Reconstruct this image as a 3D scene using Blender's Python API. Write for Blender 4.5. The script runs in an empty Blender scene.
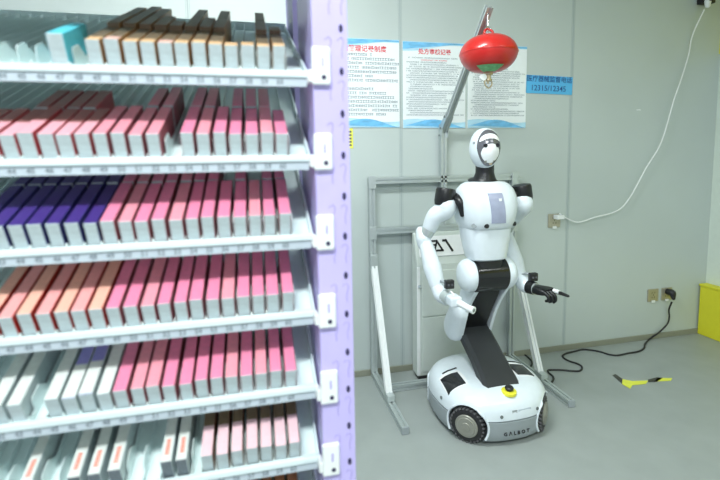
import bpy, bmesh, math, random
from mathutils import Vector as V, Matrix
random.seed(7)
sc = bpy.context.scene
COL = sc.collection
PI = math.pi

# ------------------------------------------------------------------ camera
R = ((0.97434297, -0.03976014, 0.22152857), (-0.22439724, -0.09565734, 0.9697915), (-0.01736822, -0.99461993, -0.10212512))
cam = bpy.data.cameras.new('camera'); camo = bpy.data.objects.new('camera', cam); COL.objects.link(camo)
m = Matrix(((R[0][0], -R[0][1], -R[0][2]), (R[1][0], -R[1][1], -R[1][2]), (R[2][0], -R[2][1], -R[2][2]))).to_4x4()
m.translation = V((0, 0, 1.3)); camo.matrix_world = m
cam.sensor_width = 36; cam.lens = 441 / 720 * 36; cam.shift_y = -35 / 720; cam.clip_start = .02
cam.dof.use_dof = True; cam.dof.focus_distance = 2.1; cam.dof.aperture_fstop = 3.0
sc.camera = camo

# ------------------------------------------------------------------ light
sc.view_settings.view_transform = 'Standard'; sc.view_settings.look = 'None'
sc.view_settings.gamma = 1; sc.view_settings.use_curve_mapping = False
sc.view_settings.exposure = 0.97
w = bpy.data.worlds.new('world'); sc.world = w; w.use_nodes = True
w.node_tree.nodes['Background'].inputs[0].default_value = (.86, .96, 1, 1)
w.node_tree.nodes['Background'].inputs[1].default_value = .37
def area(name, loc, sx, sy, power, col=(.93, 1, .99)):
    l = bpy.data.lights.new(name, 'AREA'); l.shape = 'RECTANGLE'; l.size = sx; l.size_y = sy; l.energy = power; l.color = col
    o = bpy.data.objects.new(name, l); COL.objects.link(o); o.location = loc; return o
CEIL = 2.75
LIGHTS = [(-.25, -.55, 1.2, .3, 31), (-.1, 1.2, 1.2, .3, 23), (2.1, -.4, 1.2, .3, 6)]
for x, y, sx, sy, p in LIGHTS:
    area('ceiling_lamp_light', (x, y, CEIL - .05), sx - .04, sy - .04, p)

# ------------------------------------------------------------------ materials
MATS = {}
def mat(name, col, rough=.5, metal=0, spec=.5, var=0, scale=30, bump=0, coat=0, emit=0, sx=1, sz=1):
    if name in MATS: return MATS[name]
    mt = bpy.data.materials.new(name); mt.use_nodes = True; nt = mt.node_tree; b = nt.nodes['Principled BSDF']
    b.inputs['Base Color'].default_value = (*col, 1); b.inputs['Roughness'].default_value = rough
    b.inputs['Metallic'].default_value = metal; b.inputs['Specular IOR Level'].default_value = spec
    b.inputs['Coat Weight'].default_value = coat; b.inputs['Coat Roughness'].default_value = .08
    tc = nt.nodes.new('ShaderNodeTexCoord'); mp = nt.nodes.new('ShaderNodeMapping'); mp.inputs['Scale'].default_value = (sx, 1, sz)
    n = nt.nodes.new('ShaderNodeTexNoise'); n.inputs['Scale'].default_value = scale; n.inputs['Detail'].default_value = 4
    nt.links.new(tc.outputs['Object'], mp.inputs[0]); nt.links.new(mp.outputs[0], n.inputs['Vector'])
    r = nt.nodes.new('ShaderNodeValToRGB'); v = var or .02
    r.color_ramp.elements[0].position = .3; r.color_ramp.elements[1].position = .7
    r.color_ramp.elements[0].color = (*[c * (1 - v) for c in col], 1); r.color_ramp.elements[1].color = (*[min(1, c * (1 + v)) for c in col], 1)
    nt.links.new(n.outputs['Fac'], r.inputs[0]); nt.links.new(r.outputs[0], b.inputs['Base Color'])
    if bump:
        bp = nt.nodes.new('ShaderNodeBump'); bp.inputs['Strength'].default_value = bump; bp.inputs['Distance'].default_value = .002
        nt.links.new(n.outputs['Fac'], bp.inputs['Height']); nt.links.new(bp.outputs[0], b.inputs['Normal'])
    if emit:
        b.inputs['Emission Color'].default_value = (*col, 1); b.inputs['Emission Strength'].default_value = emit
    MATS[name] = mt; return mt
M_wall = mat('wall_panel', (.53, .595, .58), .42, var=.02, scale=2.5)
M_seam = mat('seam', (.40, .47, .47), .5)
M_floor = mat('floor_vinyl', (.325, .36, .348), .42, var=.05, scale=7)
M_ceil = mat('ceiling', (.75, .8, .78), .8)
M_rwall = mat('side_wall', (.74, .82, .74), .5)
M_yel = mat('yellow_panel', (.76, .72, .03), .5)
M_base = mat('baseboard', (.27, .28, .22), .5)
M_lamp = mat('lamp_diffuser', (1, 1, 1), .5, emit=3)
M_white = mat('robot_white', (.73, .80, .85), .3, coat=.35, spec=.5)
M_greyw = mat('robot_grey', (.33, .37, .39), .4)
M_black = mat('robot_black', (.006, .0065, .008), .38)
M_blackg = mat('robot_black_gloss', (.01, .01, .012), .15, spec=.6)
M_slab = mat('leg_grey', (.028, .031, .034), .45)
M_alu = mat('aluminium', (.58, .63, .63), .38, metal=.65, var=.03, scale=60)
M_alud = mat('aluminium_slot', (.22, .25, .25), .5, metal=.5)
M_cab = mat('cabinet_paint', (.60, .66, .62), .45)
M_cabd = mat('cabinet_dark', (.25, .28, .27), .5)
M_tray = mat('tray_white', (.78, .90, .90), .35)
M_rim = mat('tray_rim', (.74, .85, .88), .35)
M_lab = mat('label_strip', (.52, .59, .66), .5)
M_num = mat('number_ink', (.20, .24, .28), .6)
M_lav = mat('lavender_steel', (.56, .49, .88), .4)
M_lavd = mat('lavender_emboss', (.44, .38, .74), .45)
M_lavk = mat('purple_steel', (.36, .32, .62), .45)
M_hole = mat('hole_dark', (.03, .025, .08), .8)
M_paper = mat('poster_paper', (.86, .91, .93), .35, var=.01)
M_blue = mat('poster_blue', (.17, .50, .82), .35, var=.25, scale=14, sz=3)
M_lblue = mat('poster_light_blue', (.45, .72, .90), .35, var=.15, scale=10, sz=3)
M_red = mat('poster_red', (.80, .10, .13), .5)
M_ink = mat('poster_ink', (.20, .25, .30), .6)
M_sign = mat('sign_blue', (.10, .48, .85), .35)
M_signk = mat('sign_ink', (.02, .10, .32), .5)
M_ext = mat('extinguisher_red', (.55, .016, .012), .3, coat=.35, var=.04, scale=20)
M_green = mat('green_label', (.16, .46, .20), .5, var=.25, scale=60)
M_brass = mat('brass', (.62, .52, .36), .3, metal=.8)
M_chrome = mat('chrome', (.75, .78, .8), .15, metal=1)
M_socket = mat('socket_metal', (.46, .43, .34), .35, metal=.5, var=.08, scale=60)
M_wplas = mat('white_plastic', (.85, .88, .88), .4)
M_bplas = mat('black_plastic', (.015, .015, .017), .45)
M_ytag = mat('yellow_tag', (.85, .82, .12), .5)
M_tapey = mat('tape_yellow', (.80, .83, .08), .5)
M_tapek = mat('tape_black', (.05, .05, .04), .5)
M_scr = mat('chest_screen', (.34, .37, .50), .25, var=.1, scale=20)
M_mask = mat('face_white', (.9, .92, .93), .25, coat=.3)
M_visor = mat('face_grey', (.17, .17, .19), .2, metal=.4)
M_teal = mat('teal_card', (.10, .60, .72), .45)
M_hub = mat('hub_grey', (.30, .30, .26), .4, metal=.3)
M_estop = mat('estop_yellow', (.85, .80, .05), .45)

# ------------------------------------------------------------------ helpers
ORG = {}
def thing(name, label, cat, loc, group=None):
    o = bpy.data.objects.new(name, None); COL.objects.link(o); o.location = loc; o.empty_display_size = .05
    o['label'] = label; o['category'] = cat
    if group: o['group'] = group
    ORG[o] = V(loc); return o
def obj(name, bm, mats, parent=None, smooth=False, label=None, kind=None, bevel=0, seg=2, origin=None):
    """bm is in world coordinates; the mesh is moved under its parent's origin"""
    bm.normal_update()
    org = ORG[parent] if parent is not None else (V(origin) if origin else V((0, 0, 0)))
    bmesh.ops.translate(bm, vec=-org, verts=bm.verts)
    me = bpy.data.meshes.new(name); bm.to_mesh(me); bm.free()
    for mt in (mats if isinstance(mats, (list, tuple)) else [mats]): me.materials.append(mt)
    if smooth:
        for p in me.polygons: p.use_smooth = True
        try: me.set_sharp_from_angle(angle=math.radians(38))
        except Exception: pass
    o = bpy.data.objects.new(name, me); COL.objects.link(o)
    if parent is not None: o.parent = parent
    else: o.location = org
    ORG[o] = org
    if bevel:
        md = o.modifiers.new('bevel', 'BEVEL'); md.width = bevel; md.segments = seg; md.limit_method = 'ANGLE'
    if label: o['label'] = label
    if kind: o['kind'] = kind
    return o
def tag(o, label, cat, group=None):
    o['label'] = label; o['category'] = cat
    if group: o['group'] = group
    return o
def nb(): return bmesh.new()
def face(bm, vs, mi=0):
    try:
        f = bm.faces.new(vs); f.material_index = mi; return f
    except ValueError: return None
def box(bm, a, b, mi=0, M=None):
    (x0, y0, z0), (x1, y1, z1) = a, b
    c = [V(p) for p in ((x0, y0, z0), (x1, y0, z0), (x1, y1, z0), (x0, y1, z0), (x0, y0, z1), (x1, y0, z1), (x1, y1, z1), (x0, y1, z1))]
    if M is not None: c = [M @ p for p in c]
    v = [bm.verts.new(p) for p in c]
    for q in ((0, 3, 2, 1), (4, 5, 6, 7), (0, 1, 5, 4), (1, 2, 6, 5), (2, 3, 7, 6), (3, 0, 4, 7)): face(bm, [v[i] for i in q], mi)
    return bm
def loft(bm, rings, cap0=True, cap1=True, mi=0, closed=True):
    vs = [[bm.verts.new(p) for p in r] for r in rings]
    for a, b in zip(vs, vs[1:]):
        n = len(a)
        for i in range(n if closed else n - 1): face(bm, [a[i], a[(i + 1) % n], b[(i + 1) % n], b[i]], mi)
    if cap0: face(bm, list(reversed(vs[0])), mi)
    if cap1: face(bm, vs[-1], mi)
    return bm
def sring(cx, cy, z, a, b, n=2.6, k=48):
    r = []
    for i in range(k):
        t = 2 * PI * i / k; c, s = math.cos(t), math.sin(t)
        r.append(V((cx + a * math.copysign(abs(c) ** (2 / n), c), cy + b * math.copysign(abs(s) ** (2 / n), s), z)))
    return r
def frame_of(d, up=V((0, 0, 1))):
    d = d.normalized()
    if abs(d.dot(up)) > .98: up = V((0, 1, 0))
    x = d.cross(up).normalized(); return x, x.cross(d).normalized(), d
def catmull(P, R_, n=8):
    out = []
    Q = [P[0] * 2 - P[1]] + P + [P[-1] * 2 - P[-2]]
    for i in range(1, len(Q) - 2):
        for j in range(n):
            t = j / n; a, b, c, d = Q[i - 1], Q[i], Q[i + 1], Q[i + 2]
            p = .5 * ((2 * b) + (c - a) * t + (2 * a - 5 * b + 4 * c - d) * t * t + (3 * b - a - 3 * c + d) * t ** 3)
            out.append((p, R_[i - 1] * (1 - t) + R_[i] * t))
    out.append((P[-1], R_[-1])); return out
def tube(bm, P, r, k=16, n=8, smooth=True, round_ends=False, mi=0):
    P = [V(p) for p in P]; Rr = r if isinstance(r, (list, tuple)) else [r] * len(P)
    S = catmull(P, Rr, n) if (smooth and len(P) > 2) else list(zip(P, Rr))
    if round_ends:
        d0 = (S[0][0] - S[1][0]).normalized(); d1 = (S[-1][0] - S[-2][0]).normalized()
        r0, r1 = S[0][1], S[-1][1]
        S = [(S[0][0] + d0 * r0 * math.sin(a), r0 * math.cos(a) + 1e-5) for a in (1.5, 1.2, .8, .4)] + S + [(S[-1][0] + d1 * r1 * math.sin(a), r1 * math.cos(a) + 1e-5) for a in (.4, .8, 1.2, 1.5)]
    rings = []; x = None
    for i, (p, rad) in enumerate(S):
        d = (S[min(i + 1, len(S) - 1)][0] - S[max(i - 1, 0)][0])
        if d.length < 1e-9: d = V((0, 0, 1))
        d.normalize()
        if x is None: x, y, _ = frame_of(d)
        else:
            x = (x - d * x.dot(d)).normalized(); y = d.cross(x) * 1
        y = d.cross(x).normalized()
        rings.append([p + (x * math.cos(2 * PI * j / k) + y * math.sin(2 * PI * j / k)) * rad for j in range(k)])
    return loft(bm, rings, mi=mi)
def cyl(bm, p0, p1, r0, r1=None, k=28, mi=0):
    return tube(bm, [p0, p1], [r0, r1 if r1 is not None else r0], k=k, smooth=False, mi=mi)
def lathe(bm, c, axis, prof, k=32, mi=0):
    """prof: list of (distance along axis, radius)"""
    c = V(c); x, y, d = frame_of(V(axis))
    return loft(bm, [[c + d * h + (x * math.cos(2 * PI * j / k) + y * math.sin(2 * PI * j / k)) * max(r, 1e-5) for j in range(k)] for h, r in prof], mi=mi)
def ellip(bm, c, r, k=32, n=18, M=None, mi=0):
    rings = []
    for i in range(n + 1):
        a = -PI / 2 + PI * i / n; a = max(min(a, PI / 2 - .02), -PI / 2 + .02)
        rings.append([V((r[0] * math.cos(a) * math.cos(2 * PI * j / k), r[1] * math.cos(a) * math.sin(2 * PI * j / k), r[2] * math.sin(a))) for j in range(k)])
    rings = [[V(c) + (M @ p if M is not None else p) for p in q] for q in rings]
    return loft(bm, rings, mi=mi)
def prism(bm, pts, d, mi=0):
    """polygon of 3-D points pushed along d"""
    d = V(d); a = [bm.verts.new(V(p)) for p in pts]; b = [bm.verts.new(V(p) + d) for p in pts]; n = len(a)
    face(bm, a, mi); face(bm, list(reversed(b)), mi)
    for i in range(n): face(bm, [a[(i + 1) % n], a[i], b[i], b[(i + 1) % n]], mi)
    bmesh.ops.recalc_face_normals(bm, faces=bm.faces); return bm
def profile(bm, p0, p1, w=.036, up=V((0, 0, 1))):
    """slotted aluminium extrusion"""
    p0, p1 = V(p0), V(p1); x, y, d = frame_of(p1 - p0, up); h = w / 2; s = w * .14; q = w * .2
    pts = []
    for k in range(4):
        a = k * PI / 2; c, sn = math.cos(a), math.sin(a)
        for u, v in ((-h, -h), (-s, -h), (-s, -h + q), (s, -h + q), (s, -h)):
            pts.append((u * c - v * sn, u * sn + v * c))
    loft(bm, [[p + x * u + y * v for u, v in pts] for p in (p0, p1)])
    bmesh.ops.recalc_face_normals(bm, faces=bm.faces); return bm
def text_bm(body, size, ext=.0006, loc=(0, 0, 0), rot=None, align='CENTER', bold=0, sx=1):
    c = bpy.data.curves.new('t', 'FONT'); c.body = body; c.size = size; c.extrude = ext; c.align_x = align; c.align_y = 'CENTER'; c.offset = bold
    c.resolution_u = 2
    o = bpy.data.objects.new('t', c); COL.objects.link(o); bpy.context.view_layer.update()
    me = bpy.data.meshes.new_from_object(o.evaluated_get(bpy.context.evaluated_depsgraph_get()))
    bm = nb(); bm.from_mesh(me); bpy.data.meshes.remove(me); bpy.data.objects.remove(o); bpy.data.curves.remove(c)
    bmesh.ops.scale(bm, vec=(sx, 1, 1), verts=bm.verts)
    M = Matrix.Translation(V(loc)) @ (rot or Matrix.Rotation(PI / 2, 4, 'X'))
    bm.transform(M); return bm
def join(bm, other):
    me = bpy.data.meshes.new('j'); other.to_mesh(me); other.free(); bm.from_mesh(me); bpy.data.meshes.remove(me); return bm
def boolean(o, cutters):
    for c in cutters:
        md = o.modifiers.new('cut', 'BOOLEAN'); md.object = c; md.operation = 'DIFFERENCE'; md.solver = 'EXACT'
    bpy.context.view_layer.update()
    me = bpy.data.meshes.new_from_object(o.evaluated_get(bpy.context.evaluated_depsgraph_get()))
    o.modifiers.clear(); o.data = me
    for c in cutters: bpy.data.objects.remove(c)
def structure(name, bm, mt, **k):
    return obj(name, bm, mt, kind='structure', **k)

# ------------------------------------------------------------------ setting
WY, WX = 2.486, 3.13
structure('floor', box(nb(), (-3, -3, -.05), (WX + .1, WY + .1, 0)), M_floor)
structure('wall_back', box(nb(), (-3, WY, 0), (WX + .1, WY + .1, CEIL)), M_wall)
structure('wall_right', box(nb(), (WX, -3, 0), (WX + .1, WY, CEIL)), M_rwall)
structure('ceiling', box(nb(), (-3, -3, CEIL), (WX + .1, WY + .1, CEIL + .05)), M_ceil)
structure('baseboard_back', box(nb(), (-3, WY - .012, 0), (WX - .05, WY, .036)), M_base, bevel=.002)
for i, x in enumerate((-1.46, -.32, .82, 1.958)):
    bm = nb(); box(bm, (x - .0035, WY - .0015, .036), (x + .0035, WY + .001, CEIL))
    box(bm, (x - .011, WY - .0008, .036), (x - .0085, WY + .001, CEIL)); box(bm, (x + .0085, WY - .0008, .036), (x + .011, WY + .001, CEIL))
    structure('trim_%d' % (i + 1), bm, M_seam)
structure('trim_5', box(nb(), (WX - .012, -3, 1.98), (WX, WY, CEIL)), M_yel)
# yellow guard box along the right wall
t = thing('guard_panel', 'bright yellow panel standing low against the right wall', 'panel', (3.09, 1.2, 0))
obj('board', box(nb(), (3.065, -.4, 0), (3.128, 2.474, .355)), M_yel, t, bevel=.006)
obj('top_edge', box(nb(), (3.06, -.4, .355), (3.128, 2.478, .372)), M_yel, t, bevel=.004)
for i, (x, y, sx, sy, p) in enumerate(LIGHTS):
    t = thing('ceiling_light', ['long white ceiling light above the lavender shelving', 'long white ceiling light nearest the back wall', 'long white ceiling light on the right'][i], 'ceiling light', (x, y, CEIL))
    bm = nb()
    for a, b in (((x - sx / 2 - .02, y - sy / 2 - .02), (x + sx / 2 + .02, y - sy / 2)), ((x - sx / 2 - .02, y + sy / 2), (x + sx / 2 + .02, y + sy / 2 + .02)), ((x - sx / 2 - .02, y - sy / 2), (x - sx / 2, y + sy / 2)), ((x + sx / 2, y - sy / 2), (x + sx / 2 + .02, y + sy / 2))):
        box(bm, (*a, CEIL - .045), (*b, CEIL))
    obj('frame', bm, M_wplas, t)
    obj('diffuser', box(nb(), (x - sx / 2, y - sy / 2, CEIL - .03), (x + sx / 2, y + sy / 2, CEIL - .02)), M_lamp, t)

# ------------------------------------------------------------------ posters
def poster(name, x0, x1, z0, z1, title, tx, tsize, label, dense, seed):
    rnd = random.Random(seed); W = x1 - x0; H = z1 - z0; yf = WY - .004
    t = thing(name, label, 'poster', ((x0 + x1) / 2, WY, z0))
    obj('sheet', box(nb(), (x0, yf, z0), (x1, WY - .0005, z1)), M_paper, t)
    def strip(f0, f1, y=yf - .0006, k=24):
        bm = nb(); a = [bm.verts.new((x0 + W * i / k, y, f0(i / k))) for i in range(k + 1)]; b = [bm.verts.new((x0 + W * i / k, y, f1(i / k))) for i in range(k + 1)]
        for i in range(k): face(bm, [a[i], a[i + 1], b[i + 1], b[i]])
        return bm
    s = math.sin
    obj('header_band', strip(lambda u: z1 - .012 - H * .085 * (1 - u) ** 1.1 - .006 * s(u * 7), lambda u: z1), M_lblue, t)
    obj('header_wave', strip(lambda u: z1 - .012 - H * .065 * max(0, 1 - u * 1.3), lambda u: z1 - .003, yf - .0010), M_blue, t)
    obj('footer_band', strip(lambda u: z0, lambda u: z0 + H * (.085 + .022 * s(u * 5 + .5))), M_lblue, t)
    obj('footer_wave', strip(lambda u: z0 + H * .03 * (1 - u), lambda u: z0 + H * (.03 * (1 - u) + max(0, .085 * s(u * PI) ** 1.5)), yf - .0010), M_blue, t)
    obj('title', text_bm(title, tsize, .0004, (tx, yf - .001, z1 - H * .115), bold=.0006), M_red, t)
    bi, br = nb(), nb()
    z = z1 - H * .19; dz = H * (.048 if not dense else .0255); ln = 0
    while z > z0 + H * .13:
        ind = rnd.choice((0, 0, 1, 2)) * .012; end = rnd.choice((1, 1, 1, .95, .6, .8)) if not dense else rnd.choice((1, .97, .9, .45, .7))
        x = x0 + W * .05 + ind; h = dz * (.58 if not dense else .50)
        if dense and ln == 1:
            x = x0 + W * .28; end = .7
        gap = (not dense) and ln == 7
        while x < x0 + W * .04 + W * .92 * end and not gap:
            cw = h * rnd.choice((.8, .9, 1))
            q = br if ((ln in (6, 9, 11) and not dense and x < x0 + W * .17) or (dense and ln == 1)) else bi
            k = rnd.random()
            if k > .06:
                y = yf - .0008
                for (ua, ub, va, vb) in (((0, 1, .78, 1), (.4, .6, 0, 1), (0, 1, .0, .16)) if k > .5 else ((0, .2, 0, 1), (.35, 1, .6, .8), (.75, .95, 0, 1), (.35, 1, .1, .25))):
                    face(q, [q.verts.new(p) for p in ((x + cw * ua, y, z + h * va), (x + cw * ub, y, z + h * va), (x + cw * ub, y, z + h * vb), (x + cw * ua, y, z + h * vb))])
            x += cw * 1.16
        z -= dz; ln += 1
    obj('body_text', bi, M_ink, t)
    if len(br.verts): obj('red_text', br, M_red, t)
    else: br.free()
    return t
poster('wall_poster', .415, .812, 1.483, 1.975, '质量管理记录制度', .590, .037, 'blue-edged poster of large print nearest the lavender post', False, 3)
poster('wall_poster', .834, 1.226, 1.480, 1.972, '处方审核记录', 1.03, .034, 'middle poster, behind the silver arm, of the three blue-edged posters', True, 5)
poster('wall_poster', 1.242, 1.634, 1.480, 1.970, '审核记录', 1.50, .034, 'blue-edged poster partly hidden by the red extinguisher', True, 9)
t = thing('hotline_sign', 'small sky-blue sign with phone numbers right of the posters', 'sign', (1.79, WY, 1.69))
rt = Matrix.Rotation(-.04, 4, 'Y')
def tilt(bm, c):
    bm.transform(Matrix.Translation(V(c)) @ rt @ Matrix.Translation(-V(c))); return bm
c = (1.79, WY, 1.745)
rt = Matrix.Rotation(.022, 4, 'Y')
obj('plate', tilt(box(nb(), (1.632, WY - .004, 1.690), (1.962, WY - .0005, 1.800)), c), M_sign, t)
obj('lettering', tilt(text_bm('医疗器械监督电话', .0405, .0004, (1.795, WY - .005, 1.777), bold=.0003), c), M_signk, t)
obj('phone_numbers', tilt(text_bm('12315/12345', .048, .0004, (1.79, WY - .005, 1.722), bold=.0003), c), M_signk, t)
t = thing('yellow_notice', 'small yellow tag on the wall below the leftmost poster', 'tag', (.50, WY, 1.41))
obj('card', box(nb(), (.44, WY - .003, 1.365), (.533, WY - .0005, 1.478)), M_ytag, t)
bm = nb()
for k in range(5): box(bm, (.505, WY - .0038, 1.378 + k * .019), (.524, WY - .003, 1.388 + k * .019))
obj('print_marks', bm, M_tapek, t)
tag(obj('wall_scuff', box(nb(), (2.46, WY - .003, 1.594), (2.492, WY - .0005, 1.600)), M_wplas, origin=(2.47, WY, 1.6)), 'tiny white scrap stuck on the wall left of the hanging white cord', 'scrap')

# ------------------------------------------------------------------ sockets and cables
def socket(x, z, label, gr=None):
    t = thing('wall_socket', label, 'socket', (x, WY, z))
    obj('plate', box(nb(), (x - .045, WY - .008, z - .045), (x + .045, WY - .0005, z + .045)), M_socket, t, bevel=.003)
    bm = nb()
    for dx, dz in ((-.012, .018), (.012, .018), (0, .003), (-.010, -.014), (.010, -.014)): box(bm, (x + dx - .0018, WY - .0086, z + dz - .005), (x + dx + .0018, WY - .008, z + dz + .005))
    obj('contact_slots', bm, M_bplas, t)
    obj('latch', box(nb(), (x - .014, WY - .014, z - .052), (x + .014, WY - .008, z - .036)), M_wplas, t, bevel=.002)
    return t
socket(1.857, .885, 'square metal wall socket holding the white plug', None)
socket(2.665, .318, 'empty square metal wall socket low on the wall', None)
socket(2.782, .318, 'low square metal wall socket holding the black plug', None)
def onwall(px, py): 
    v = (px - 360, py - 205, 441); r = [sum(R[i][j] * v[j] for j in range(3)) for i in range(3)]
    s = (WY - .02) / r[1]; return V((r[0] * s, WY - .02, 1.3 + r[2] * s))
def onfloor(px, py, z=.005):
    v = (px - 360, py - 205, 441); r = [sum(R[i][j] * v[j] for j in range(3)) for i in range(3)]
    s = (z - 1.3) / r[2]; return V((r[0] * s, r[1] * s, z))
t = thing('charging_cord', 'thin white cord hanging in a curve from camera to wall socket', 'cord', (2.4, WY, 1.2))
PX = [(697, 12), (693, 35), (688, 55), (680, 79), (672, 100), (659, 142), (643, 169), (627, 198), (614, 211), (593, 217), (577, 222), (564, 217), (557, 213)]
P = [onwall(*p) for p in PX]; P[0].y = WY - .07
for i, p in enumerate(P[1:-1]): p.y = WY - .010 - .03 * math.sin(PI * (i + 1) / len(P))
P[-1].y = WY - .045
obj('cable', tube(nb(), P, .0042, k=8, n=5), M_wplas, t, smooth=True)
bm = nb(); box(bm, (1.845, WY - .055, .898), (1.895, WY - .009, .925)); obj('plug', bm, M_wplas, t, bevel=.004)
t = thing('wall_camera', 'black and white camera unit high on the wall at right', 'camera', (2.93, WY, 2.3))
obj('mount', box(nb(), (2.90, WY - .06, 2.29), (2.99, WY - .0005, 2.40)), M_bplas, t, bevel=.006)
obj('lens_barrel', cyl(nb(), (2.93, WY - .06, 2.36), (2.90, WY - .11, 2.30), .024, .02), M_bplas, t, smooth=True)
obj('connector', tube(nb(), [(2.905, WY - .075, 2.29), (2.90, WY - .08, 2.262)], [.02, .016], smooth=False, round_ends=True), M_wplas, t, smooth=True)
t = thing('power_cord', 'black power cord trailing from socket across grey floor', 'cord', (2.2, 2.3, 0))
def z3(px): return (px[0] / 3.43 + 520, px[1] / 3.43 + 260)
W_ = [onwall(*z3(p)) for p in ((507, 140), (511, 170), (512, 195), (506, 218), (483, 243), (455, 264))]
W_[0].y = WY - .05
F_ = [onfloor(*z3(p)) for p in ((440, 275), (428, 290), (425, 303), (405, 314), (370, 320), (335, 327), (305, 324), (280, 316), (250, 310), (215, 307), (190, 313), (160, 320), (146, 330), (165, 345), (200, 357), (213, 368), (205, 380), (180, 381), (150, 378), (120, 377), (97, 378), (100, 388), (112, 398), (115, 408), (108, 420), (100, 425))]
obj('cable', tube(nb(), W_ + F_, .0058, k=8, n=4), M_bplas, t, smooth=True)
obj('plug', tube(nb(), [(2.785, WY - .009, .335), (2.785, WY - .045, .335), (2.787, WY - .055, .30)], [.022, .024, .012], k=16, n=4, round_ends=True), M_bplas, t, smooth=True)
t = obj('loose_cord', tube(nb(), [onfloor(*p) for p in ((508, 357), (515, 354), (523, 354), (529, 358), (532, 362), (531, 366))], .005, k=8, n=4), M_bplas, smooth=True, origin=(1.6, 2.35, 0))
tag(t, 'short loop of dark cord on the floor behind the right brace of the frame', 'cord')
# torn floor tape
def tape(label, pieces):
    c = onfloor(*z3(pieces[0][1][0]), z=0); t = thing('floor_tape', label, 'tape', (c.x, c.y, 0), 'torn hazard tape on the floor')
    for nm, pts, mt in pieces: obj(nm, prism(nb(), [onfloor(*z3(p), z=.001) for p in pts], (0, 0, .0018)), mt, t)
tape('torn black and yellow tape scrap with a folded corner, nearer the robot', [('black_stripe', ((318, 396), (328, 392), (352, 409), (350, 424)), M_tapek), ('yellow_stripe', ((351, 409), (385, 416), (440, 414), (432, 425), (385, 430), (378, 442), (350, 426)), M_tapey)])
tape('straight torn black and yellow tape scrap, farther from the robot', [('black_stripe', ((438, 411), (470, 403), (490, 405), (470, 418), (440, 419)), M_tapek), ('yellow_stripe', ((472, 405), (522, 406), (518, 414), (462, 417)), M_tapey)])

# ------------------------------------------------------------------ profile stand
t = thing('profile_stand', 'silver slotted aluminium frame with mast standing against the back wall', 'stand', (1.07, 2.3, 0))
XL, XR, SY = .630, 1.538, 2.455
for x in (XL, XR): obj('upright', profile(nb(), (x, SY, .036), (x, SY, 1.16)), M_alu, t)
obj('crossbar', profile(nb(), (XL - .02, SY, 1.178), (XR + .05, SY, 1.178)), M_alu, t)
obj('crossbar', profile(nb(), (XL + .018, SY, .885), (XR - .018, SY, .885)), M_alu, t)
obj('crossbar', profile(nb(), (XL + .018, 2.27, .02), (XR - .018, 2.27, .02)), M_alu, t)
for x in (XL, XR):
    f = obj('foot', profile(nb(), (x, WY - .02, .019), (x, 1.878, .019)), M_alu, t)
    obj('end_cap', box(nb(), (x - .019, 1.872, .001), (x + .019, 1.878, .038)), M_greyw, f, bevel=.002)
    bm = nb()
    d = (V((x, 2.13, .045)) - V((x, SY - .03, .74)))
    profile(bm, (x, SY - .024, .695), (x, 2.14, .04), .034, up=V((1, 0, 0)))
    b_ = obj('brace', bm, M_wplas, t, label='white painted brace')
    obj('brace_bracket', box(nb(), (x - .021, SY - .045, .675), (x + .021, SY - .018, .755)), M_alu, b_, bevel=.003)
    obj('brace_bracket', box(nb(), (x - .021, 2.10, .037), (x + .021, 2.17, .07)), M_alu, b_, bevel=.003)
    for z in (.885, 1.178):
        obj('corner_bracket', box(nb(), (x - .022, SY - .026, z - .045), (x + .022, SY - .0185, z + .03)), M_alu, t, bevel=.002)
MX = 1.07
obj('mast', profile(nb(), (MX, SY, .904), (MX, SY, 1.50)), M_alu, t)
a0, a1 = V((MX, SY - .01, 1.46)), V((MX, 1.930, 1.995))
obj('mast_arm', profile(nb(), a0, a1, .032, up=V((1, 0, 0))), M_alu, t)
bm = nb(); d = (a1 - a0).normalized()
for sx in (-.021, .018):
    prism(bm, [(MX + sx, SY - .03, 1.42), (MX + sx, SY + .012, 1.42), (MX + sx, SY + .012, 1.48), (MX + sx, SY - .08, 1.555), (MX + sx, SY - .10, 1.53), (MX + sx, SY - .04, 1.47)], (.003, 0, 0))
k = obj('hinge_plate', bm, M_alu, t)
bm = nb()
for y, z in ((SY, 1.435), (SY - .02, 1.475), (SY - .075, 1.535)): cyl(bm, (MX - .026, y, z), (MX + .026, y, z), .007, k=10)
obj('bolts', bm, M_alud, k)
bm = nb(); cyl(bm, (MX, 1.945, 1.965), (MX, 1.945, 1.905), .004, k=10); tube(bm, [(MX, 1.945, 1.910), (MX + .012, 1.94, 1.899), (MX, 1.935, 1.886), (MX - .012, 1.94, 1.899), (MX, 1.945, 1.909)], .0035, k=8, n=4)
obj('hook', bm, M_chrome, t, smooth=True)

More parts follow.
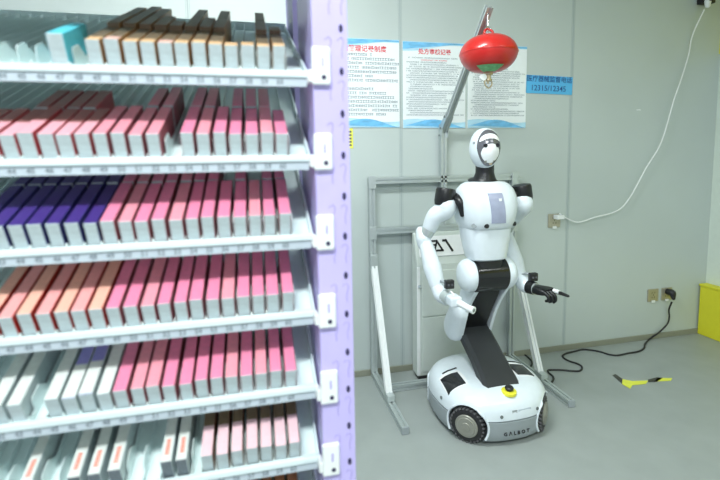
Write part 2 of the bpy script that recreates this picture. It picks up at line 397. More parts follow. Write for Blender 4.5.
# ------------------------------------------------------------------ hanging extinguisher
EC = V((MX - .002, 1.93, 1.782)); ME = Matrix.Rotation(-.01, 3, 'Y')
t = thing('fire_extinguisher', 'round red pot-shaped fire extinguisher hanging from the silver arm', 'fire extinguisher', EC)
prof = [(-.088, .02), (-.085, .05), (-.074, .085), (-.046, .119), (-.012, .132), (.0, .1335), (.012, .132), (.045, .118), (.070, .085), (.081, .05), (.085, .015)]
bm = nb(); lathe(bm, EC, ME @ V((0, 0, 1)), prof, k=56)
o = obj('pressure_vessel', bm, M_ext, t, smooth=True); md = o.modifiers.new('s', 'SUBSURF'); md.levels = md.render_levels = 1
obj('weld_seam', lathe(nb(), EC, ME @ V((0, 0, 1)), [(-.003, .1325), (-.002, .1342), (.002, .1342), (.003, .1325)], k=56), M_ext, t, smooth=True)
bm = nb(); rows = []
for i in range(7):
    h = -.0885 + .022 * i / 6; rad = .040 + (.098 - .040) * (i / 6) ** .75 + .001
    rows.append([bm.verts.new(EC + V((math.cos(a) * rad, math.sin(a) * rad, h))) for a in [math.radians(-150 + 75 * j / 14) for j in range(15)]])
for a, b in zip(rows, rows[1:]):
    for j in range(14): face(bm, [a[j], a[j + 1], b[j + 1], b[j]])
obj('instruction_label', bm, M_green, t, smooth=True, label='green printed label')
bm = nb(); lathe(bm, EC + V((0, 0, -.085)), (0, 0, -1), [(0, .022), (.012, .022), (.013, .014), (.03, .013), (.031, .018), (.04, .018), (.041, .006), (.052, .005)], k=20)
v = obj('valve', bm, M_brass, t, smooth=True)
obj('sprinkler_arms', tube(nb(), [EC + V((-.018, -.01, -.118)), EC + V((-.024, -.012, -.14)), EC + V((0, -.005, -.158)), EC + V((.02, 0, -.14)), EC + V((.014, 0, -.118))], .0035, k=8, n=4), M_brass, v, smooth=True)
obj('pressure_gauge', cyl(nb(), EC + V((-.035, -.01, -.112)), EC + V((-.035, -.026, -.112)), .015), M_wplas, v, smooth=True)
obj('gauge_stem', cyl(nb(), EC + V((-.036, -.014, -.112)), EC + V((-.008, -.004, -.108)), .005, k=10), M_brass, v, smooth=True)
bm = nb(); tube(bm, [EC + V((-.022, 0, .078)), EC + V((-.02, 0, .10)), EC + V((-.006, .008, .112)), EC + V((.008, .008, .11)), EC + V((.02, 0, .10)), EC + V((.022, 0, .078))], .006, k=10, n=5)
obj('hanging_lug', bm, M_ext, t, smooth=True)

# ------------------------------------------------------------------ cabinet behind robot
t = thing('control_cabinet', 'tall pale grey cabinet marked 01 standing behind the robot', 'cabinet', (1.04, 2.39, 0))
cx0, cx1, cy0, cy1 = .865, 1.20, 2.345, 2.435
bm = nb(); prism(bm, [(cx0, cy1, .022), (cx0, cy0, .022), (cx0, cy0, .69), (cx0, cy0 + .055, .868), (cx0, cy1, .868)], (cx1 - cx0, 0, 0))
obj('body', bm, M_cab, t, bevel=.008)
obj('door', box(nb(), (cx0 + .03, cy0 - .006, .385), (cx1 - .02, cy0, .655)), M_cab, t, bevel=.003)
obj('lower_panel', box(nb(), (cx0 + .03, cy0 - .006, .05), (cx1 - .02, cy0, .378)), M_cab, t, bevel=.003)
obj('side_trim', box(nb(), (cx0 - .001, cy0 - .0035, .03), (cx0 + .018, cy0 + .004, .68)), M_wplas, t, bevel=.002)
obj('door_latch', box(nb(), (cx0 + .004, cy0 - .010, .56), (cx0 + .02, cy0 - .0035, .575)), M_chrome, t, bevel=.001)
bm = nb(); box(bm, (cx0 + .01, cy0 + .005, 0), (cx0 + .06, cy0 + .06, .0215)); box(bm, (cx1 - .06, cy0 + .005, 0), (cx1 - .01, cy0 + .06, .0215))
obj('feet', bm, M_bplas, t)
# sloping plate with the number
sl = V((0, .055, .178)).normalized(); nrm = V((0, -sl.z, sl.y)); o0 = V((cx0 + .02, cy0, .69)) + nrm * .001
def sp(u, v, h=0): return o0 + V((u, 0, 0)) + sl * v + nrm * h
obj('number_plate', prism(nb(), [sp(0.0, .045), sp(.29, .045), sp(.29, .165), sp(0.0, .165)], nrm * .004), M_mask, t, bevel=.002)
bm = nb()
def stroke(bm, pts, wd=.011):
    for (u0, v0), (u1, v1) in zip(pts, pts[1:]):
        d = V((u1 - u0, v1 - v0)).normalized(); n = V((-d.y, d.x)) * wd / 2; e = d * wd / 2
        prism(bm, [sp(*(V(q) + s), .0045) for q, s in (((u0, v0), n - e), ((u1, v1), n + e), ((u1, v1), -n + e), ((u0, v0), -n - e))], nrm * .002)
def sh(u, v): return (.100 + u - (v - .06) * .55, v)
stroke(bm, [sh(0, .135), sh(.055, .135), sh(.055, .078), sh(.0, .078), sh(.0, .112), sh(.035, .112)])
stroke(bm, [sh(.012, .086), sh(.05, .128)], .009)
stroke(bm, [sh(.096, .135), sh(.112, .135), sh(.112, .075)], .013)
obj('number_mark', bm, M_bplas, t, label='black painted 01')

# ------------------------------------------------------------------ robot
RX, RY = 1.08, 1.946
rb = thing('humanoid_robot', 'white humanoid robot with black joints on a wheeled rounded base', 'robot', (RX, RY, 0))
n_ = 2.5
rings = [sring(RX, RY, z, a, a, n_, 72) for z, a in ((.118, .266), (.125, .273), (.16, .271), (.185, .262), (.205, .247), (.221, .223), (.232, .192), (.239, .145), (.243, .09), (.244, .02))]
shell = obj('base_shell', loft(nb(), rings), M_white, rb, smooth=True)
rings = [sring(RX, RY, z, a, a, n_, 72) for z, a in ((.016, .225), (.018, .253), (.03, .265), (.06, .272), (.117, .2745))]
skirt = obj('lower_skirt', loft(nb(), rings), M_greyw, rb, smooth=True, label='grey lower band of the base')
cut1, cut2 = [], []
WH = []
for a in (-135, -45, 45, 135):
    u = V((math.cos(math.radians(a)), math.sin(math.radians(a)), 0)); WH.append(u)
    for L in (cut1, cut2):
        c = obj('cutter', cyl(nb(), V((RX, RY, .086)) + u * .20, V((RX, RY, .086)) + u * .34, .094, k=40), M_black); L.append(c)
boolean(shell, cut1); boolean(skirt, cut2)
for me in (shell.data, skirt.data):
    for p in me.polygons: p.use_smooth = True
    me.set_sharp_from_angle(angle=math.radians(38))
for u in WH:
    c = V((RX, RY, .084)); tn = V((-u.y, u.x, 0))
    bm = nb(); lathe(bm, c + u * .238, u, [(0, .05), (.0, .072), (.006, .078), (.040, .078), (.046, .07), (.046, .05)], k=40)
    wl = obj('wheel', bm, M_bplas, rb, smooth=True)
    bm = nb()
    for k in range(26):
        a = 2 * PI * k / 26; rad = tn * math.cos(a) + V((0, 0, 1)) * math.sin(a); tg = -tn * math.sin(a) + V((0, 0, 1)) * math.cos(a)
        cc = c + u * .263 + rad * .0755; dd = (u * .9 + tg * .45).normalized()
        tube(bm, [cc - dd * .024, cc, cc + dd * .024], [.0042, .0068, .0042], k=7, n=2)
    obj('rollers', bm, mat('roller_grey', (.10, .10, .105), .4), wl, smooth=True)
    bm = nb(); lathe(bm, c + u * .282, u, [(0, .052), (.006, .053), (.010, .050), (.010, .042), (.013, .040), (.013, .02), (.016, .018), (.016, .0)], k=36)
    hb = obj('hub', bm, M_hub, wl, smooth=True)
    pts = []
    for j in range(31):
        a = math.radians(-30 + 240 * j / 30); q = V((RX, RY, .086)) + tn * math.cos(a) * .0965 + V((0, 0, 1)) * math.sin(a) * .0965
        lim = .272 if q.z < .16 else .272 - (q.z - .16) * .8; lo, hi = 0, .5
        for _ in range(30):
            md = (lo + hi) / 2; e = q + u * md
            if abs(e.x - RX) ** n_ + abs(e.y - RY) ** n_ < lim ** n_: lo = md
            else: hi = md
        if q.z > .02: pts.append(q + u * lo)
    obj('wheel_arch', tube(nb(), pts, .0055, k=8, n=2), M_white, rb, smooth=True)
# top details
def top_z(x, y):
    prof = [(.02, .244), (.09, .243), (.145, .239), (.192, .232), (.223, .221), (.247, .205), (.262, .185), (.271, .16)]
    r = (abs(x - RX) ** n_ + abs(y - RY) ** n_) ** (1 / n_)
    for (r0, z0), (r1, z1) in zip(prof, prof[1:]):
        if r <= r1: return z0 + (z1 - z0) * max(0, (r - r0)) / (r1 - r0)
    return .15
def patch(name, cx, cy, hx, hy, mt, off, parent=rb, rot=0, k=8, label=None, rr=0):
    bm = nb(); g = []
    for j in range(k + 1):
        row = []
        for i in range(k + 1):
            u, v = (2 * i / k - 1), (2 * j / k - 1)
            if rr: s_ = 1 - rr * (u * u * v * v); u, v = u * s_, v * s_
            du, dv = u * hx, v * hy; x = cx + du * math.cos(rot) - dv * math.sin(rot); y = cy + du * math.sin(rot) + dv * math.cos(rot)
            row.append(bm.verts.new((x, y, top_z(x, y) + off)))
        g.append(row)
    for j in range(k):
        for i in range(k): face(bm, [g[j][i], g[j][i + 1], g[j + 1][i + 1], g[j + 1][i]])
    ext = bmesh.ops.extrude_face_region(bm, geom=bm.faces[:]); vs = [e for e in ext['geom'] if isinstance(e, bmesh.types.BMVert)]
    bmesh.ops.translate(bm, vec=(0, 0, -.012 - off), verts=vs); bmesh.ops.recalc_face_normals(bm, faces=bm.faces)
    return obj(name, bm, mt, parent, smooth=True, label=label)
for s in (-1, 1):
    pr = patch('panel_rim', RX + s * (.160 if s > 0 else .196), RY - .048, .056, .068, M_mask, .003, rot=-.04, rr=.12)
    patch('top_panel', RX + s * (.162 if s > 0 else .203), RY - .058, .044, .052, M_blackg, .006, parent=pr, rot=-.04, label='black glossy inset panel')
    patch('handle_slot', RX + s * .180, RY + .032, .040, .004, M_black, .0035, rot=-s * .1)
# emergency stop
ex, ey = RX + .004, RY - .212
ez = top_z(ex, ey)
es = obj('emergency_stop', lathe(nb(), (ex, ey, ez - .006), (0, -.06, 1), [(0, .034), (.012, .034), (.014, .030), (.014, 0)], k=32), M_estop, rb, smooth=True, label='yellow ringed emergency stop')
obj('button', lathe(nb(), (ex, ey - .002, ez + .006), (0, -.06, 1), [(0, .012), (.008, .012), (.009, .019), (.016, .020), (.022, .015), (.024, 0)], k=28), M_bplas, es, smooth=True)
def base_y(x, z):
    a = .271 if z > .12 else .2735
    return RY - (max(0, a ** n_ - abs(x - RX) ** n_)) ** (1 / n_)
def decal(bm, dy=0):
    for v in bm.verts: v.co.y += base_y(v.co.x, v.co.z) + dy
    return bm
txt = text_bm('G Λ L B O T', .0235, .0012, (RX + .010, 0, .062), bold=.0002, sx=1.05)
obj('lettering', decal(txt, -.001), M_bplas, rb, label='black lettering on the grey band')
bm = nb(); box(bm, (RX + .018, -.002, .150), (RX + .085, .003, .168)); obj('serial_label', decal(bm, .002), M_lab, rb)
bm = nb()
for k in range(5): box(bm, (RX - .012 + k * .005, -.002, .150 + .004 * (k % 2)), (RX - .009 + k * .005, .003, .168))
obj('code_label', decal(bm, .002), M_cabd, rb)
for x, z in ((RX - .065, .146), (RX + .122, .152)):
    obj('sensor', cyl(nb(), (x, base_y(x, z) + .004, z), (x, base_y(x, z) - .004, z), .0075, k=16), M_alud, rb, smooth=True)
obj('sensor', cyl(nb(), (RX - .255, RY - .07, .158), (RX - .271, RY - .07, .158), .008, k=16), M_alud, rb, smooth=True)

# leg
def slab(name, pts, hw, th, mt, label=None, bev=.012):
    """curved strip in the YZ plane, half-width list hw, thickness th"""
    P_ = [V((RX, y, z)) for y, z in pts]; S = catmull(P_, hw, 6); rings = []
    for i, (p, w_) in enumerate(S):
        d = (S[min(i + 1, len(S) - 1)][0] - S[max(i - 1, 0)][0]).normalized(); n = V((0, -d.z, d.y)); h = th / 2
        c_ = min(h, .016)
        rings.append([p + V((x * w_ if abs(x) == 1 else (w_ - c_) * (1 if x > 0 else -1), 0, 0)) + n * yv for x, yv in ((-1, -h + c_), (-.5, -h), (.5, -h), (1, -h + c_), (1, h - c_), (.5, h), (-.5, h), (-1, h - c_))])
    bm = loft(nb(), rings); bmesh.ops.recalc_face_normals(bm, faces=bm.faces)
    return obj(name, bm, mt, rb, smooth=True, label=label, bevel=0)
HIP = V((RX, 1.928, .732)); KNEE = V((RX, 2.10, .375))
slab('lower_leg', [(1.785, .198), (1.835, .240), (1.93, .302), (2.085, .392)], [.098, .090, .085, .086], .07, M_slab, label='dark grey lower leg link')
slab('thigh', [(2.105, .405), (2.03, .53), (1.96, .64), (1.93, .73)], [.078, .072, .070, .070], .075, M_black, label='black thigh link')
obj('knee_joint', lathe(nb(), (RX - .080, 2.10, .400), (1, 0, 0), [(0, .02), (0, .040), (.004, .044), (.156, .044), (.160, .040), (.160, .02)], k=32), M_slab, rb, smooth=True)
obj('hip_joint', lathe(nb(), HIP - V((.092, 0, 0)), (1, 0, 0), [(0, .03), (0, .082), (.003, .085), (.162, .085), (.165, .082), (.165, .03)], k=48), M_blackg, rb, smooth=True)
def link_cover(name, s, levels, t0, t1, r0, r1, waist):
    """stadium in the YZ plane between two points of the thigh, domed along x"""
    A, B = V((0, HIP.y, HIP.z)), V((0, 2.105, .40)); D = B - A; p0, p1 = A + D * t0, A + D * t1
    d = D.normalized(); L = (p1 - p0).length; n = V((0, -d.z, d.y)); rings = []
    for xo, g in levels:
        pts = []
        for i in range(24):
            a = PI * i / 23; pts.append(p0 - d * math.sin(a) * (r0 + g) + n * math.cos(a) * (r0 + g))
        for k in range(1, 8):
            tt = k / 8; pts.append(p0 + d * L * tt - n * (r0 + (r1 - r0) * tt + g - waist * math.sin(PI * tt)))
        for i in range(24):
            a = PI * i / 23; pts.append(p1 + d * math.sin(a) * (r1 + g) - n * math.cos(a) * (r1 + g))
        for k in range(7, 0, -1):
            tt = k / 8; pts.append(p0 + d * L * tt + n * (r0 + (r1 - r0) * tt + g - waist * math.sin(PI * tt)))
        rings.append([V((RX + s * xo, p.y, p.z)) for p in pts])
    bm = nb(); loft(bm, rings); bmesh.ops.recalc_face_normals(bm, faces=bm.faces)
    obj(name, bm, M_white, rb, smooth=True)
for s in (-1, 1):
    link_cover('thigh_cover', s, ((.0725, 0), (.088, 0), (.092, -.004)), 0, .97, .083, .060, .022)
    obj('hip_cap', lathe(nb(), (RX + (.076 if s > 0 else -.093), HIP.y, HIP.z), (s, 0, 0), [(0, .05), (0, .080), (.012, .082), (.030, .078), (.046, .066), (.056, .046), (.061, .02), (.062, 0)], k=44), M_white, rb, smooth=True)
link_cover('knee_cover', -1, ((.080, 0), (.105, 0), (.125, -.008), (.137, -.024), (.142, -.044)), .66, .97, .062, .074, 0)

# torso
BX = RX - .018
TY = 1.94
tor = [sring(BX, y, z, a, b, n, 56) for z, a, b, y, n in ((.812, .060, .05, 1.925, 3), (.813, .085, .070, 1.925, 3), (.82, .091, .078, 1.925, 3.2), (.87, .101, .088, 1.93, 3.2), (.92, .109, .096, 1.935, 3.2), (.972, .117, .102, TY, 3))]
obj('abdomen', loft(nb(), tor), M_white, rb, smooth=True)
obj('waist', loft(nb(), [sring(BX, y, z, a, b, 3.5, 40) for z, a, b, y in ((.74, .070, .05, 1.90), (.78, .070, .055, 1.91), (.813, .072, .055, 1.92))]), M_black, rb, smooth=True)
ch = [sring(BX, TY, z, a, b, n, 64) for z, a, b, n in ((.965, .106, .098, 3), (.967, .116, .108, 3), (.976, .121, .116, 3), (.999, .130, .126, 2.9), (1.035, .140, .130, 2.8), (1.08, .146, .126, 2.8), (1.12, .144, .115, 2.7), (1.15, .134, .100, 2.6), (1.172, .115, .083, 2.5), (1.184, .095, .07, 2.3), (1.188, .05, .04, 2))]
obj('chest', loft(nb(), ch), M_white, rb, smooth=True)
def chest_y(x, z):
    zz = [(.976, .121, .116, 3), (.999, .130, .126, 2.9), (1.035, .140, .130, 2.8), (1.08, .146, .126, 2.8), (1.12, .144, .115, 2.7), (1.15, .134, .100, 2.6)]
    for (z0, a0_, b0, n0), (z1, a1_, b1, n1) in zip(zz, zz[1:]):
        if z <= z1 or z1 == 1.15:
            f_ = (z - z0) / (z1 - z0); a, b, n = a0_ + (a1_ - a0_) * f_, b0 + (b1 - b0) * f_, n0 + (n1 - n0) * f_
            if z <= z1: break
    return TY - b * max(0, 1 - (abs(x - BX) / a) ** n) ** (1 / n)
bm = nb(); g = []
for j in range(9):
    row = []
    for i in range(7):
        z = .998 + .138 * j / 8; x = BX - .036 + .072 * i / 6 - .006 * (z - 1.06) / .07; row.append(bm.verts.new((x, chest_y(x, z) - .003, z)))
    g.append(row)
for j in range(8):
    for i in range(6): face(bm, [g[j][i], g[j][i + 1], g[j + 1][i + 1], g[j + 1][i]])
e = bmesh.ops.extrude_face_region(bm, geom=bm.faces[:]); bmesh.ops.translate(bm, vec=(0, .008, 0), verts=[q for q in e['geom'] if isinstance(q, bmesh.types.BMVert)]); bmesh.ops.recalc_face_normals(bm, faces=bm.faces)
so = obj('chest_screen', bm, M_scr, rb, smooth=True, label='lavender grey chest display')
bm = nb(); box(bm, (BX + .006, chest_y(BX, 1.105) - .0045, 1.10), (BX + .02, chest_y(BX, 1.105) - .001, 1.112)); obj('screen_icon', bm, M_mask, so)
for x, mt, nm in ((BX - .052, M_bplas, 'chest_camera'), (BX + .103, M_bplas, 'chest_camera')):
    y = chest_y(x, .987); obj(nm, cyl(nb(), (x, y + .006, .987), (x + (.003 if x > BX else 0), y - .005, .987), .0105, k=20), mt, rb, smooth=True)
bm = nb(); x = BX - .100; y = chest_y(x, .987)
cyl(bm, (x, y + .006, .987), (x - .003, y - .003, .987), .012, k=20); obj('speaker_port', bm, M_greyw, rb, smooth=True)
# neck, head
obj('neck', tube(nb(), [(BX, 1.945, 1.185), (BX, 1.942, 1.20), (BX, 1.94, 1.23), (BX, 1.94, 1.29)], [.078, .054, .044, .043], k=32, n=6), M_black, rb, smooth=True)
HC = V((BX - .008, 1.93, 1.341)); HA = (.071, .084, .098)
def head_r(z):   # narrower chin
    u = (z) / HA[2]; return 1 - .16 * max(0, -u) ** 1.6
MH = Matrix.Rotation(-.13, 3, 'Z') @ Matrix.Rotation(.05, 3, 'X')
bm = nb(); rings = []
for i in range(29):
    a = max(min(-PI / 2 + PI * i / 28, PI / 2 - .03), -PI / 2 + .03); z = HA[2] * math.sin(a); q = head_r(z) * math.cos(a) ** .86
    rings.append([HC + MH @ V((HA[0] * q * math.cos(2 * PI * j / 44), HA[1] * q * math.sin(2 * PI * j / 44), z)) for j in range(44)])
loft(bm, rings); head = obj('head', bm, M_white, rb, smooth=True)
def hy(x, z):
    q = head_r(z); cz = max(0, 1 - (z / HA[2]) ** 2) ** .43
    a = max(1e-4, HA[0] * q * cz); return -HA[1] * q * cz * math.sqrt(max(0, 1 - min(1, (x / a) ** 2)))
def facepatch(name, outline, mt, off, c=(0, 0), k=6, label=None):
    bm = nb(); rings = []
    for j in range(1, k + 1):
        s = j / k; rings.append([(c[0] + (x - c[0]) * s, c[1] + (z - c[1]) * s) for x, z in outline])
    def P3(x, z, o): return HC + MH @ V((x, hy(x, z) - o, z))
    vs = [[bm.verts.new(P3(x, z, off)) for x, z in r] for r in rings]; n = len(outline)
    cv = bm.verts.new(P3(c[0], c[1], off))
    for i in range(n): face(bm, [cv, vs[0][i], vs[0][(i + 1) % n]])
    for a, b in zip(vs, vs[1:]):
        for i in range(n): face(bm, [a[i], b[i], b[(i + 1) % n], a[(i + 1) % n]])
    back = [bm.verts.new(P3(x, z, -.006)) for x, z in outline]
    for i in range(n): face(bm, [vs[-1][i], back[i], back[(i + 1) % n], vs[-1][(i + 1) % n]])
    bmesh.ops.recalc_face_normals(bm, faces=bm.faces)
    return obj(name, bm, mt, head, smooth=True, label=label)
def oval(a, zt, zb, n=36, tp=1.0):
    cz = (zt + zb) / 2; hh = (zt - zb) / 2
    return [(a * math.cos(2 * PI * i / n) * (1 - tp * .18 * max(0, -math.sin(2 * PI * i / n))), cz + hh * math.sin(2 * PI * i / n)) for i in range(n)]
facepatch('visor', oval(.057, .091, -.080), M_visor, .003, c=(0, 0), k=8, label='glossy grey face surround')
arc = [(.046 * math.cos(a), .040 + .035 * math.sin(a)) for a in [PI * i / 16 for i in range(17)]] + [(.046 * math.cos(a) * .97, .034 + .012 * math.sin(a)) for a in [PI - PI * i / 10 for i in range(11)]]
facepatch('forehead', [( .048 * math.cos(a), .034 + .038 * math.sin(a)) for a in [PI * i / 18 for i in range(19)]] + [(x, .034 + .016 * (1 - (x / .048) ** 2)) for x in (-.036, -.024, -.012, 0, .012, .024, .036)], M_mask, .006, c=(0, .058), k=4, label='white forehead plate')
facepatch('face_mask', oval(.043, .026, -.064), M_mask, .007, c=(0, -.01), k=6, label='white lower face plate')
for s in (-1, 1):
    x, z = s * .028, .018; p = HC + MH @ V((x, hy(x, z) - .004, z)); q = HC + MH @ V((x, hy(x, z) - .012, z))
    obj('eye', cyl(nb(), p, q, .0088, k=20), M_blackg, head, smooth=True)
bm = nb()
for s in (-1, 1):
    x = s * .018
    cyl(bm, HC + MH @ V((x, hy(x, -.062) + .002, -.063)), HC + MH @ V((x, hy(x, -.05) - .006, -.052)), .004, k=8)
obj('chin_sensor', bm, M_hub, head, smooth=True)
x = .0; obj('mouth_sensor', cyl(nb(), HC + MH @ V((.006, hy(0, -.066), -.066)), HC + MH @ V((.006, hy(0, -.066) - .008, -.066)), .007, k=12), M_brass, head, smooth=True)
obj('temple_button', cyl(nb(), HC + MH @ V((-.060, -.03, .03)), HC + MH @ V((-.067, -.034, .03)), .006, k=12), M_greyw, head, smooth=True)

# arms
def arm(s, sho, elb, wri, hide):
    S, E_, W_ = V(sho), V(elb), V(wri)
    up = V((-.25 * s, 0, 1)).normalized()
    # black shoulder drum and its link to the chest
    obj('shoulder_joint', lathe(nb(), S - up * .012, (up + V((s * .08, 0, 0))).normalized(), [(-.02, .03), (-.02, .044), (.0, .048), (.052, .048), (.062, .044), (.065, .03), (.065, 0)], k=32), M_black, rb, smooth=True)
    LP = [S + V((-s * .01, -.005, .012)), S + V((-s * .045, -.012, .004)), V((BX + s * .142, 1.905, 1.09)), V((BX + s * .139, 1.893, 1.035))] if s < 0 else [S + V((-.01, 0, .012)), S + V((-.055, 0, .0)), V((BX + .12, 1.94, 1.09))]
    obj('shoulder_link', tube(nb(), LP, [.030, .025, .022, .011][:len(LP)], k=20, n=6, round_ends=True), M_black, rb, smooth=True)
    d = (E_ - S); mid = S + d * .35 + V((s * .012, 0, .012))
    ua = obj('upper_arm', tube(nb(), [S + V((-s * .004, -.012, -.032)), S + V((s * .002, -.006, -.052)), mid + V((0, 0, -.03)), S + d * .72], [.046, .048, .043, .036], k=28, n=8, round_ends=True), M_white, rb, smooth=True)
    obj('elbow_collar', tube(nb(), [S + d * .74, S + d * .92], [.034, .032], k=24, smooth=False), M_alu, rb, smooth=True)
    bm = tube(nb(), [E_ + V((s * .012, .012, .03)), E_ + V((s * .006, 0, 0)), E_ + V((0, -.004, -.03))], [.026, .036, .034], k=24, n=6, round_ends=True)
    obj('elbow_joint', bm, M_white, rb, smooth=True)
    f = W_ - E_
    obj('forearm', tube(nb(), [E_ + V((0, 0, -.01)), E_ + f * .25, E_ + f * .6, E_ + f * .9, E_ + f * 1.0], [.030, .036, .044, .036, .028], k=28, n=8, round_ends=True), M_white, rb, smooth=True)
    return E_, W_
E1, W1 = arm(-1, (.863, 1.955, 1.107), (.775, 2.00, .915), (.800, 1.885, .690), False)
E2, W2 = arm(1, (1.277, 1.955, 1.112), (1.295, 2.13, .900), (1.262, 1.93, .675), True)
# wrist cameras
def wcam(c):
    c = V(c); o = obj('wrist_camera', box(nb(), c - V((.021, .012, .020)), c + V((.021, .012, .020))), M_bplas, rb, bevel=.004)
    bm = nb()
    for dx in (-.009, .009): cyl(bm, c + V((dx, -.012, .0)), c + V((dx, -.0145, .0)), .005, k=12)
    obj('camera_lens', bm, M_visor, o, smooth=True)
wcam((.822, 1.812, .732)); wcam((1.290, 1.87, .715))
obj('camera_bracket', tube(nb(), [(.80, 1.885, .72), (.806, 1.86, .735), (.812, 1.832, .733)], .006, k=10, n=4), M_greyw, rb, smooth=True)
obj('camera_bracket', tube(nb(), [(1.262, 1.92, .715), (1.275, 1.90, .725), (1.286, 1.885, .717)], .006, k=10, n=4), M_greyw, rb, smooth=True)
# right-arm tool (viewer's left): suction gripper
obj('wrist_joint', tube(nb(), [(.800, 1.89, .70), (.806, 1.86, .672), (.815, 1.825, .664)], [.034, .038, .034], k=24, n=5, round_ends=True), M_white, rb, smooth=True)
obj('wrist_collar', tube(nb(), [(.812, 1.835, .668), (.822, 1.80, .667)], [.035, .032], k=24, smooth=False), M_alu, rb, smooth=True)
g = obj('gripper_housing', box(nb(), (.800, 1.745, .643), (.856, 1.815, .690)), M_white, rb, bevel=.01, seg=3)
gp = obj('gripper_nozzle', tube(nb(), [(.838, 1.76, .664), (.858, 1.70, .656), (.872, 1.672, .652)], [.016, .014, .0165], k=20, n=3), M_wplas, rb, smooth=True)
d = (V((.872, 1.672, .652)) - V((.858, 1.70, .656))).normalized()
obj('nozzle_hole', cyl(nb(), V((.872, 1.672, .652)) - d * .001, V((.872, 1.672, .652)) + d * .001, .008, k=16), M_cabd, gp)
obj('vacuum_hose', tube(nb(), [(.83, 1.78, .688), (.826, 1.80, .700), (.822, 1.825, .700), (.818, 1.84, .69)], .004, k=8, n=5), M_wplas, rb, smooth=True)
# dexterous hand (viewer's right)
obj('wrist_joint', tube(nb(), [(1.262, 1.93, .685), (1.268, 1.90, .668), (1.276, 1.875, .663)], [.036, .038, .032], k=24, n=5, round_ends=True), M_white, rb, smooth=True)
obj('wrist_collar', tube(nb(), [(1.274, 1.878, .665), (1.283, 1.845, .664)], [.034, .031], k=24, smooth=False), M_black, rb, smooth=True)
bm = nb(); a, b = V((1.282, 1.848, .663)), V((1.308, 1.774, .665)); dd = (b - a).normalized(); sx_ = V((dd.y, -dd.x, 0)).normalized() * -1
# palm: flattened rounded block
rings = []
for tt, wd, th in ((0, .022, .018), (.15, .032, .021), (.5, .040, .021), (.85, .041, .018), (1, .036, .013)):
    c = a + (b - a) * tt; rings.append([c + sx_ * wd * math.copysign(abs(math.cos(q)) ** .7, math.cos(q)) + V((0, 0, 1)) * th * math.copysign(abs(math.sin(q)) ** .7, math.sin(q)) for q in [2 * PI * i / 20 for i in range(20)]])
loft(bm, rings); hand = obj('hand', bm, M_black, rb, smooth=True, label='black mechanical hand')
for i, (off, L, curl) in enumerate(((.030, .080, .10), (.011, .064, 1.5), (-.009, .060, 1.7), (-.028, .052, 1.8))):
    p = b + sx_ * off; seg = [L * .45, L * .32, L * .23]; ang = 0; P = [p - dd * .012]; Rr = [.0098]
    d0 = dd; P.append(p); Rr.append(.0098)
    for q, sl_ in enumerate(seg):
        ang += curl * (.55 if q else .35); v = d0 * math.cos(ang) + V((0, 0, -1)) * math.sin(ang); P.append(P[-1] + v * sl_); Rr.append(.0088 - q * .0012)
    fg = obj('finger', tube(nb(), P, Rr, k=12, n=4, round_ends=True), M_black, hand, smooth=True)
    # pale middle link
P = [a + sx_ * .028 + dd * .02 + V((0, 0, .004)), a + sx_ * .052 + dd * .045, a + sx_ * .064 + dd * .075 + V((0, 0, -.006)), a + sx_ * .066 + dd * .098 + V((0, 0, -.012))]
obj('thumb', tube(nb(), P, [.0125, .011, .0095, .008], k=12, n=4, round_ends=True), M_black, hand, smooth=True)
bm = nb()
p = b + sx_ * .030
tube(bm, [p + dd * .006 + V((0, 0, .003)), p + dd * .036 + V((0, 0, .0015))], [.0112, .0108], k=12, smooth=False)
obj('index_sleeve', bm, M_wplas, hand, smooth=True, label='pale sleeve on the index finger')
bm = nb(); tube(bm, [a + dd * .004, a + dd * .012], [.029, .029], k=24, smooth=False)
obj('wrist_ring', bm, M_alu, hand, smooth=True)

# ------------------------------------------------------------------ shelving unit
TL = -1.0; TR = .082; LY = .70; TILT = math.radians(23.6); TLEN = .50; PITCH = .0229; X60 = .0375
def lane_x(n): return X60 - (60 - n) * PITCH
fr = thing('shelving_unit', 'lavender perforated steel frame of the medicine shelving', 'shelving', (-.45, .9, 0))
def cpost(x0, x1, y0, y1, mirror, dark=False):
    bm = nb(); box(bm, (x0, y0, 0), (x1, y0 + .003, 2.05)); xx = x0 if not mirror else x1 - .003
    box(bm, (xx, y0 + .003, 0), (xx + .003, y1, 2.05)); return bm
def holes(px0, y, par):
    xr = px0 + .044; z = .288; first = None; e1 = None
    while z < 2.0:
        if first is None:
            first = obj('slot_hole', prism(nb(), [(xr + .0032 * math.cos(a), y - .0004, z + .006 * math.sin(a)) for a in [2 * PI * i / 12 for i in range(12)]], (0, -.0006, 0)), M_hole, par, label='dark oval hole')
            e1 = obj('embossed_slot', tube(nb(), [(xr - .006, y, z + .046), (xr, y, z + .051), (xr + .004, y, z + .044), (xr + .001, y, z + .032), (xr + .002, y, z + .020)], .0010, k=6, n=3), M_lavd, par); z00 = z
        else:
            c = first.copy(); COL.objects.link(c); c.parent = par; c.location = (0, 0, z - z00)
            c = e1.copy(); COL.objects.link(c); c.parent = par; c.location = (0, 0, z - z00)
        c = e1.copy(); COL.objects.link(c); c.parent = par; c.location = (-.019, 0, z - z00)
        z += .0637
p_ = obj('front_post', cpost(.086, .1405, .68, .745, False), M_lav, fr, bevel=.0012); holes(.086, .68, p_)
bm = nb(); box(bm, (.0865, .745, .0), (.0895, .90, 2.05)); obj('side_web', bm, M_lav, fr)
bm = nb(); box(bm, (.086, 1.00, 0), (.135, 1.003, 2.05)); box(bm, (.086, 1.003, 0), (.089, 1.20, 2.05)); obj('rear_post', bm, M_lavk, fr)
bm = nb()
for k in range(26): cyl(bm, (.0855, 1.06, .30 + k * .066), (.0848, 1.06, .30 + k * .066), .0045, k=10)
